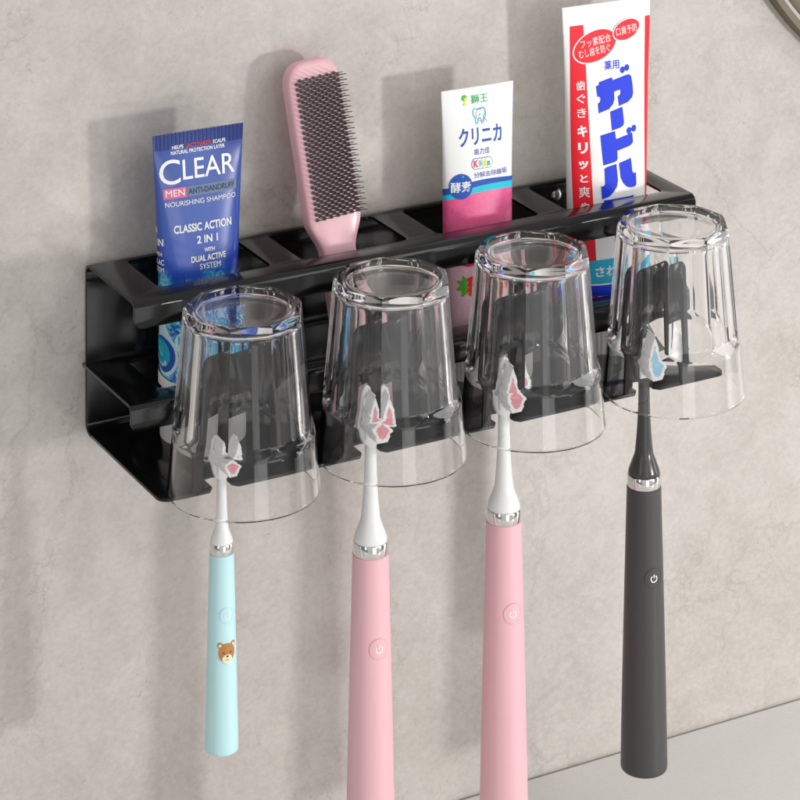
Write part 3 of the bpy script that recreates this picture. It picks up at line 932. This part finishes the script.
def draw4(D):
    Rd, Bl, Wt = M['p_red'], M['p_blue'], M['p_white']
    # flared red stripe at the left and its twin at the right
    def stripe(x_t0, x_t1, x_b0, x_b1, z0, z1, mm):
        n = 24; A, B = [], []
        for i in range(n + 1):
            u = i / n; z = z1 + (z0 - z1) * u; q = math.sin(PI * min(1, u * 1.0)) * 0.0
            A.append((x_t0 + (x_b0 - x_t0) * u - 0.10 * math.sin(PI * u), z)); B.append((x_t1 + (x_b1 - x_t1) * u - 0.0 * q, z))
        V = A + B; F = [(i, i + 1, n + 2 + i, n + 1 + i) for i in range(n)]
        D.put(V, F, mm, 1)
    stripe(-2.35, -1.52, -2.45, -1.30, -5.7, 9.15, Rd)
    stripe(2.42, 2.75, 2.15, 2.6, -2, 9.15, Rd)
    # badges
    D.poly(ell(-0.86, 7.95, 1.42, 0.86, R(16)), Wt, 2); D.poly(ell(-0.86, 7.95, 1.34, 0.79, R(16)), Rd, 3)
    D.text('フッ素配合', -0.82, 8.22, 1.9, 0.44, Wt, 0.0, 4, R(6)); D.text('むし歯を防ぐ', -0.92, 7.70, 1.95, 0.44, Wt, 0.0, 4, R(6))
    D.poly(ell(1.15, 8.60, 0.92, 0.56, R(16)), Wt, 5); D.poly(ell(1.15, 8.60, 0.85, 0.50, R(16)), Rd, 6)
    D.text('口臭予防', 1.15, 8.60, 1.35, 0.44, Wt, 0.0, 7, R(6))
    D.poly(ell(-3.05, 8.6, 0.28, 0.36), Rd, 1)
    D.text('薬用', 0.12, 6.83, 0.95, 0.50, Bl, 0.01)
    # vertical product name in heavy strokes
    sh_ = -0.10
    def glyph(P, layer=2): D.poly([(x + sh_, z) for x, z in P], Bl, layer)
    glyph([(-0.82, 5.82), (-0.63, 5.87), (-0.64, 6.01), (0.19, 6.17), (0.23, 6.01), (1.17, 6.19), (1.33, 6.18), (1.43, 6.06), (1.49, 5.67), (1.51, 5.17), (1.43, 4.94), (1.14, 4.73), (0.55, 4.59), (0.5, 5.12), (0.65, 5.18), (0.69, 5.3), (0.68, 5.46), (0.28, 5.39), (0.29, 5.02), (0.19, 4.76), (-0.06, 4.52), (-0.73, 4.37), (-0.75, 4.9), (-0.63, 4.94), (-0.57, 5.11), (-0.66, 5.26), (-0.77, 5.24)])
    glyph([(-0.01, 4.37), (0.77, 4.53), (0.83, 3.71), (0.77, 3.53), (0.6, 3.45), (0.05, 3.35)])
    glyph([(-0.69, 3.18), (0.22, 3.31), (0.27, 2.87), (1.33, 3.07), (1.36, 2.57), (1.25, 2.45), (1.09, 2.39), (0.31, 2.24), (0.31, 1.85), (0.25, 1.73), (0.09, 1.67), (-0.59, 1.59)])
    glyph([(-0.53, 1.4), (-0.37, 1.48), (0.22, 1.56), (0.27, 0.68), (0.18, 0.36), (-0.01, 0.12), (-0.33, -0.1), (-0.76, -0.19), (-0.78, 0.49), (-0.59, 0.51), (-0.53, 0.61)])
    glyph([(0.39, 1.58), (1.17, 1.74), (1.23, 1.02), (1.32, 0.89), (1.47, 0.93), (1.47, 0.27), (1.35, 0.18), (1.06, 0.18), (0.83, 0.26), (0.6, 0.49), (0.45, 0.81)])
    for dx, dz in ((0.88, 6.48), (1.17, 6.56), (1.12, 3.21), (1.45, 3.28)): D.poly(ell(dx + sh_, dz, 0.15, 0.18, R(-15), 20), Bl, 3)
    D.stroke([(0.88 + sh_, 6.48), (1.17 + sh_, 6.56)], 0.12, Bl, 2); D.stroke([(1.12 + sh_, 3.21), (1.45 + sh_, 3.28)], 0.12, Bl, 2)
    D.text('ロ', 0.20, -0.92, 1.9, 1.35, Bl, 0.10)
    D.rect(-0.15, 0.45, -2.6, -1.85, Bl, 2)
    # small vertical words on the red stripe
    for ch, z, h_ in (('歯', 5.95, 0.50), ('ぐ', 5.25, 0.50), ('き', 4.50, 0.50)):
        D.text(ch, -1.84, z, 0.52, h_, Wt, 0.008)
    for ch, z, h_ in (('キ', 3.52, 0.62), ('リ', 2.62, 0.60), ('ッ', 1.72, 0.45)):
        D.text(ch, -1.84, z, 0.55, h_, Wt, 0.045)
    D.text('と', -1.84, 1.0, 0.42, 0.42, Wt, 0.03); D.text('爽', -1.84, 0.28, 0.60, 0.58, Wt, 0.006); D.text('や', -1.84, -0.5, 0.5, 0.45, Wt, 0.03); D.text('か', -1.84, -1.2, 0.5, 0.45, Wt, 0.03)
    # lower label
    P = [(-1.85, -4.62)] + [(-1.85, -3.7), (-1.80, -3.5), (-1.62, -3.38), (2.2, -3.30), (2.2, -4.62)]
    D.poly(P, M['p_sky'], 3); D.text('さわやか', -0.1, -3.98, 2.6, 0.55, Wt, 0.02, 4)
    D.rect(-1.85, 2.2, -4.70, -4.62, Wt, 3); D.rect(-1.85, 2.2, -5.25, -4.70, Bl, 3)


build_tube(T4, 'toothpaste_tube', 'tall white toothpaste tube with red stripe and big blue lettering in the rightmost slot', 'toothpaste tube', M['tube_white'], draw4, 2.0, 1.45, 'toothpaste tubes in the rack')


# ------------------------------------------------------------------ hairbrush
hb_loc = (13.02, -5.35, ZFLOOR)
hb = thing('hairbrush', 'pink paddle hairbrush with grey ball-tipped bristles leaning in the second slot', 'hairbrush', hb_loc)
hb.rotation_euler = (R(-12.5), R(-4.0), R(0))


def super_loft(secs, seg=64, n=3.2):
    V, F, rings = [], [], []
    for z, hw, hd, yo in secs:
        ids = []
        for k in range(seg):
            a = 2 * PI * k / seg; e = 2 / n; sx, cx = math.sin(a), math.cos(a)
            ids.append(len(V)); V.append((hw * math.copysign(abs(sx) ** e, sx), yo - hd * math.copysign(abs(cx) ** e, cx), z))
        rings.append(ids)
    for A, B in zip(rings, rings[1:]):
        for k in range(seg): F.append((A[k], A[(k + 1) % seg], B[(k + 1) % seg], B[k]))
    F.append(tuple(reversed(rings[0]))); F.append(tuple(rings[-1]))
    return V, F


secs = [(0.0, 0.55, 0.35, 0), (0.12, 0.72, 0.48, 0), (0.4, 0.86, 0.58, 0), (3, 0.92, 0.58, 0), (6, 0.92, 0.55, 0), (8.2, 0.95, 0.52, 0)]
for i in range(1, 13):
    u = i / 12; q = u * u * (3 - 2 * u); secs.append((8.35 + 1.85 * u, 0.93 + 0.60 * q, 0.52 + 0.04 * q, 0))
secs += [(10.8, 1.53, 0.56, 0), (13, 1.53, 0.56, 0), (15.5, 1.53, 0.56, 0), (16.75, 1.53, 0.56, 0)]
for i in range(1, 15):
    a = R(90 * i / 14); secs.append((16.75 + 1.4 * math.sin(a), 0.42 + 1.11 * math.cos(a) ** 0.8, 0.56 - 0.30 * (i / 14) ** 4, 0))
V, F = super_loft(secs, n=5.5)
mk('paddle', V, F, M['brush_pink'], hb, sharp=60)
# bristles
v1, f1 = lathe([(0.0, 0.1), (0.034, 0.1), (0.026, 0.8), (0.022, 1.12), (0, 1.14)], 7)
v2, f2 = lathe([(0.0, -0.03), (0.085, 0.0), (0.098, 0.07), (0.080, 0.14), (0.035, 0.18), (0, 0.18)], 10)
bv, bf, _ = join([(v1, f1), (v2, f2)])
bv = [(x, -z, y + 0.10 * z) for x, y, z in bv]
spots = []
rows = 52
for r_ in range(rows):
    z = 10.25 + 7.0 * r_ / (rows - 1)
    for k in range(7):
        x = -1.10 + 0.40 * k + (0.20 if r_ % 2 else 0)
        if x <= 1.34: spots.append((x, z))
spots.sort(key=lambda p: p[0])
me = None
for i, (x, z) in enumerate(spots[:100]):
    if me is None:
        b0 = mk('bristle', bv, bf, M['brush_grey'], hb); me = b0
    else:
        b0 = me.copy(); COL.objects.link(b0); b0.parent = hb
    b0.location = (x * S, -0.54 * S, z * S)
V, F, _ = join([([(a + x, b - 0.54, c_ + z) for a, b, c_ in bv], bf) for x, z in spots[100:]])
o = mk('bristles', V, F, M['brush_grey'], hb); o['kind'] = 'stuff'


# ------------------------------------------------------------------ toothbrushes
def toothbrush(label, hm, lm, nm, bm_, x, small=False, ztop=-13.7, zend=-28.9, rt=0.91, rb=1.25, zbut=-18.6, group='electric toothbrushes hanging from the rack', yb=-8.95):
    """local origin: foot of the handle on its axis"""
    base = (x, yb, zend)
    root = thing('electric_toothbrush', label, 'toothbrush', base, group)
    Hh = ztop - zend
    def rad(z):                       # z local
        u = z / Hh; return rb + (rt - rb) * (u ** 1.15)
    prof = [(0, 0), (rb * 0.90, 0.0), (rb * 0.965, 0.04), (rb * 0.99, 0.11), (rb, 0.24)]
    prof += [(rad(Hh * i / 24), Hh * i / 24) for i in range(1, 24)] + [(rt, Hh - 0.02), (rt - 0.03, Hh), (rt * 0.6, Hh)]
    V, F = lathe(prof, 72); mk('handle', V, F, M[hm], root, sharp=50)
    hr = 0.62 if not small else 0.52
    V, F = lathe([(rt * 0.6, Hh + 0.005), (rt - 0.035, Hh + 0.005), (rt - 0.02, Hh + 0.03), (rt - 0.03, Hh + hr - 0.03), (rt - 0.05, Hh + hr), (rt * 0.6, Hh + hr)], 72)
    mk('collar_ring', V, F, M['chrome'], root, sharp=50)
    zf = Hh + hr
    k = 0.66 if small else 1.0
    # neck: flare then long taper up to the head
    z_head = (ZB + 0.35) - zend       # where the head starts
    sh = 0.30 if not small else 0.24
    P = [(rt * 0.6, zf + 0.004), (rt * 0.90, zf + 0.004), (rt * 0.93, zf + 0.04), (rt * 0.90, zf + 0.22 * k), (rt * 0.66, zf + 0.80 * k), (rt * 0.58, zf + 0.98 * k), (rt * 0.53, zf + 1.2 * k)]
    z0 = zf + 1.2 * k; r0 = rt * 0.53
    for i in range(1, 13):
        u = i / 12; P.append((r0 + (sh - r0) * (1 - (1 - u) ** 2.2), z0 + (z_head - z0) * u))
    V, F = lathe(P + [(sh * 0.98, z_head + 0.02)], 56)
    # head: rounded oval slab continuing the neck (same mesh)
    hl = 3.0 if not small else 2.1; hw = 0.70 if not small else 0.55
    secs = []
    for i in range(15):
        u = i / 14
        wv_ = sh + (hw - sh) * math.sin(PI * min(1, max(0, u * 1.0)) ** 0.8) ** 0.7 if 0 < u < 1 else sh * (1 if u == 0 else 0.35)
        dv = sh + (0.24 - sh) * min(1, u * 3)
        if u == 1: dv = 0.12
        secs.append((z_head + 0.02 + hl * u, wv_, dv, 0.05 * min(1, u * 3)))
    V2, F2 = super_loft(secs, 40, 2.3)
    V, F, _ = join([(V, F), (V2, F2)])
    mk('brush_neck', V, F, M[nm], root, sharp=55)
    # head plate (always pale) and bristle tufts facing the room
    hp = mk('brush_head', *rbox(-hw * 0.62, hw * 0.62, -0.34, -0.16, z_head + hl * 0.12, z_head + hl * 0.84, 0.09, 3), M['bristle_white'], root, sharp=60)
    parts = []
    W_ = 0.57 if not small else 0.45; Ht = 2.3 if not small else 1.6; zb0 = z_head + 0.62
    def almond(v):                     # half width along the tuft field, blunt below, pointed above
        return W_ * (min(1.0, 0.5 + v / 0.3 * 0.5) if v < 0.3 else max(0.04, 1 - ((v - 0.3) / 0.7) ** 1.6))
    step = 0.082; tr = 0.051; nzr = int(Ht / (step * 0.87))
    for j in range(nzr + 1):
        v = j / nzr; aw = almond(v); off = step / 2 if j % 2 else 0
        ni = int(W_ / step) + 1
        for i in range(-ni, ni + 1):
            bx_ = i * step + off
            if abs(bx_) > aw: continue
            ln = 1.02 + random.uniform(-0.012, 0.012)
            v_, f_ = lathe([(tr, 0.30), (tr * 1.02, 0.30 + ln), (tr * 0.5, 0.33 + ln), (0, 0.335 + ln)], 7)
            v_ = [(a + bx_, -c_, b + zb0 + v * Ht) for a, b, c_ in v_]
            inner_ = (bx_ / (aw * 0.68)) ** 2 + ((v - 0.40) / 0.36) ** 2 < 1
            parts.append((v_, f_, 1 if inner_ else 0))
    V, F, I = join(parts)
    mk('bristle_tufts', V, F, [M['bristle_white'], M[bm_]], root, midx=I, sharp=50)
    # power button: shallow disc outline and symbol, wrapped on the handle
    zb_ = zbut - zend
    def wrap(s_, z_):
        rr = rad(z_); a = s_ / rr - PI / 2 + R(-3)
        return Vector((rr * math.cos(a), rr * math.sin(a), z_)), Vector((math.cos(a), math.sin(a), 0))
    q = 0.5 if not small else 0.36
    D = Decals(wrap)
    D.poly(ell(0, zb_, q, q * 1.02), M[hm], 0.8, 0.15)
    D.stroke(ell(0, zb_, q, q * 1.02), 0.022 if lm != 'aqua_line' else 0.016, M[lm], 1.4, closed=True)
    V, F, I = join(D.parts); pb = mk('power_button', V, F, D.mats, root, midx=I, fix=False)
    D = Decals(wrap); g = 0.17 if not small else 0.12
    D.stroke(arc_pts(0, zb_ - 0.02, g, 125, 415), 0.055 if not small else 0.04, M['symbol'], 2.2)
    D.stroke([(0, zb_ + g * 1.25), (0, zb_ + g * 0.1)], 0.055 if not small else 0.04, M['symbol'], 3.0)
    V, F, I = join(D.parts); mk('power_symbol', V, F, D.mats, pb, midx=I, fix=False)
    if small:
        D = Decals(wrap); bz = zb_ - 1.82
        for sx in (-1, 1):
            D.poly(ell(sx * 0.34, bz + 0.40, 0.145, 0.145), M['bear'], 1.0); D.poly(ell(sx * 0.34, bz + 0.39, 0.08, 0.08), M['cream'], 2.0)
        D.poly(ell(0, bz + 0.03, 0.42, 0.46), M['bear'], 3.0, 0.2)
        D.poly(ell(0, bz - 0.26, 0.25, 0.22), M['cream'], 4.0)
        D.poly(ell(0, bz - 0.12, 0.06, 0.045), M['ink'], 5.0)
        D.stroke([(-0.09, bz - 0.31), (0, bz - 0.26), (0.09, bz - 0.31)], 0.02, M['ink'], 5.0)
        D.poly(ell(-0.17, bz + 0.05, 0.035, 0.035), M['ink'], 5.0); D.poly(ell(0.17, bz + 0.05, 0.035, 0.035), M['ink'], 5.0)
        V, F, I = join(D.parts); mk('bear_sticker', V, F, D.mats, root, midx=I, fix=False)
    return root


toothbrush('small aqua electric toothbrush with a bear sticker hanging under the leftmost cup', 'aqua', 'aqua_line', 'neck_white', 'bristle_pink', 3.30, True, -11.9, -21.5, 0.60, 0.82, -14.7)
pk = toothbrush('pink electric toothbrush hanging next to the aqua one', 'pink', 'pink_line', 'neck_white', 'bristle_pink', 11.52, zbut=-18.1)
# second pink one: a copy with copies of its parts
pk2 = pk.copy(); COL.objects.link(pk2); pk2.location.x = 19.27 * S
pk2['label'] = 'pink electric toothbrush hanging next to the charcoal one'
for ch in list(pk.children):
    c_ = ch.copy(); COL.objects.link(c_); c_.parent = pk2
    for g in list(ch.children):
        d_ = g.copy(); COL.objects.link(d_); d_.parent = c_
toothbrush('charcoal grey electric toothbrush hanging under the rightmost cup', 'charcoal', 'charcoal_line', 'neck_black', 'bristle_blue', 27.85, zbut=-18.2, zend=-28.6, rb=1.24)

# ------------------------------------------------------------------ round mirror, top right
mc = (58.2, -0.0, 20.05)
mir = thing('round_mirror', 'large round tan framed mirror on the wall, only its edge in view', 'mirror', mc)
def ring_prof(pts, name, m_, seg=160):
    V, F = lathe(pts, seg)
    V = [(x, -z, y) for x, y, z in V]
    return mk(name, V, F, m_, mir, sharp=40)
ring_prof([(19.55, 0.03), (20.0, 0.03), (20.0, 0.9), (19.96, 0.96), (19.6, 0.96), (19.55, 0.9), (19.55, 0.03)], 'outer_frame', M['tan'])
ring_prof([(19.3, 0.03), (19.54, 0.03), (19.54, 0.8), (19.3, 0.8), (19.3, 0.03)], 'trim_ring', M['tan_line'])
ring_prof([(18.6, 0.03), (19.29, 0.03), (19.29, 0.86), (19.2, 0.9), (18.7, 0.9), (18.6, 0.8), (18.6, 0.03)], 'inner_frame', M['tan'])
ring_prof([(0, 0.03), (18.59, 0.03), (18.59, 0.7), (0, 0.7)], 'mirror_face', M['tan_light'])  # tan reflection painted as the flat colour of the mirror face
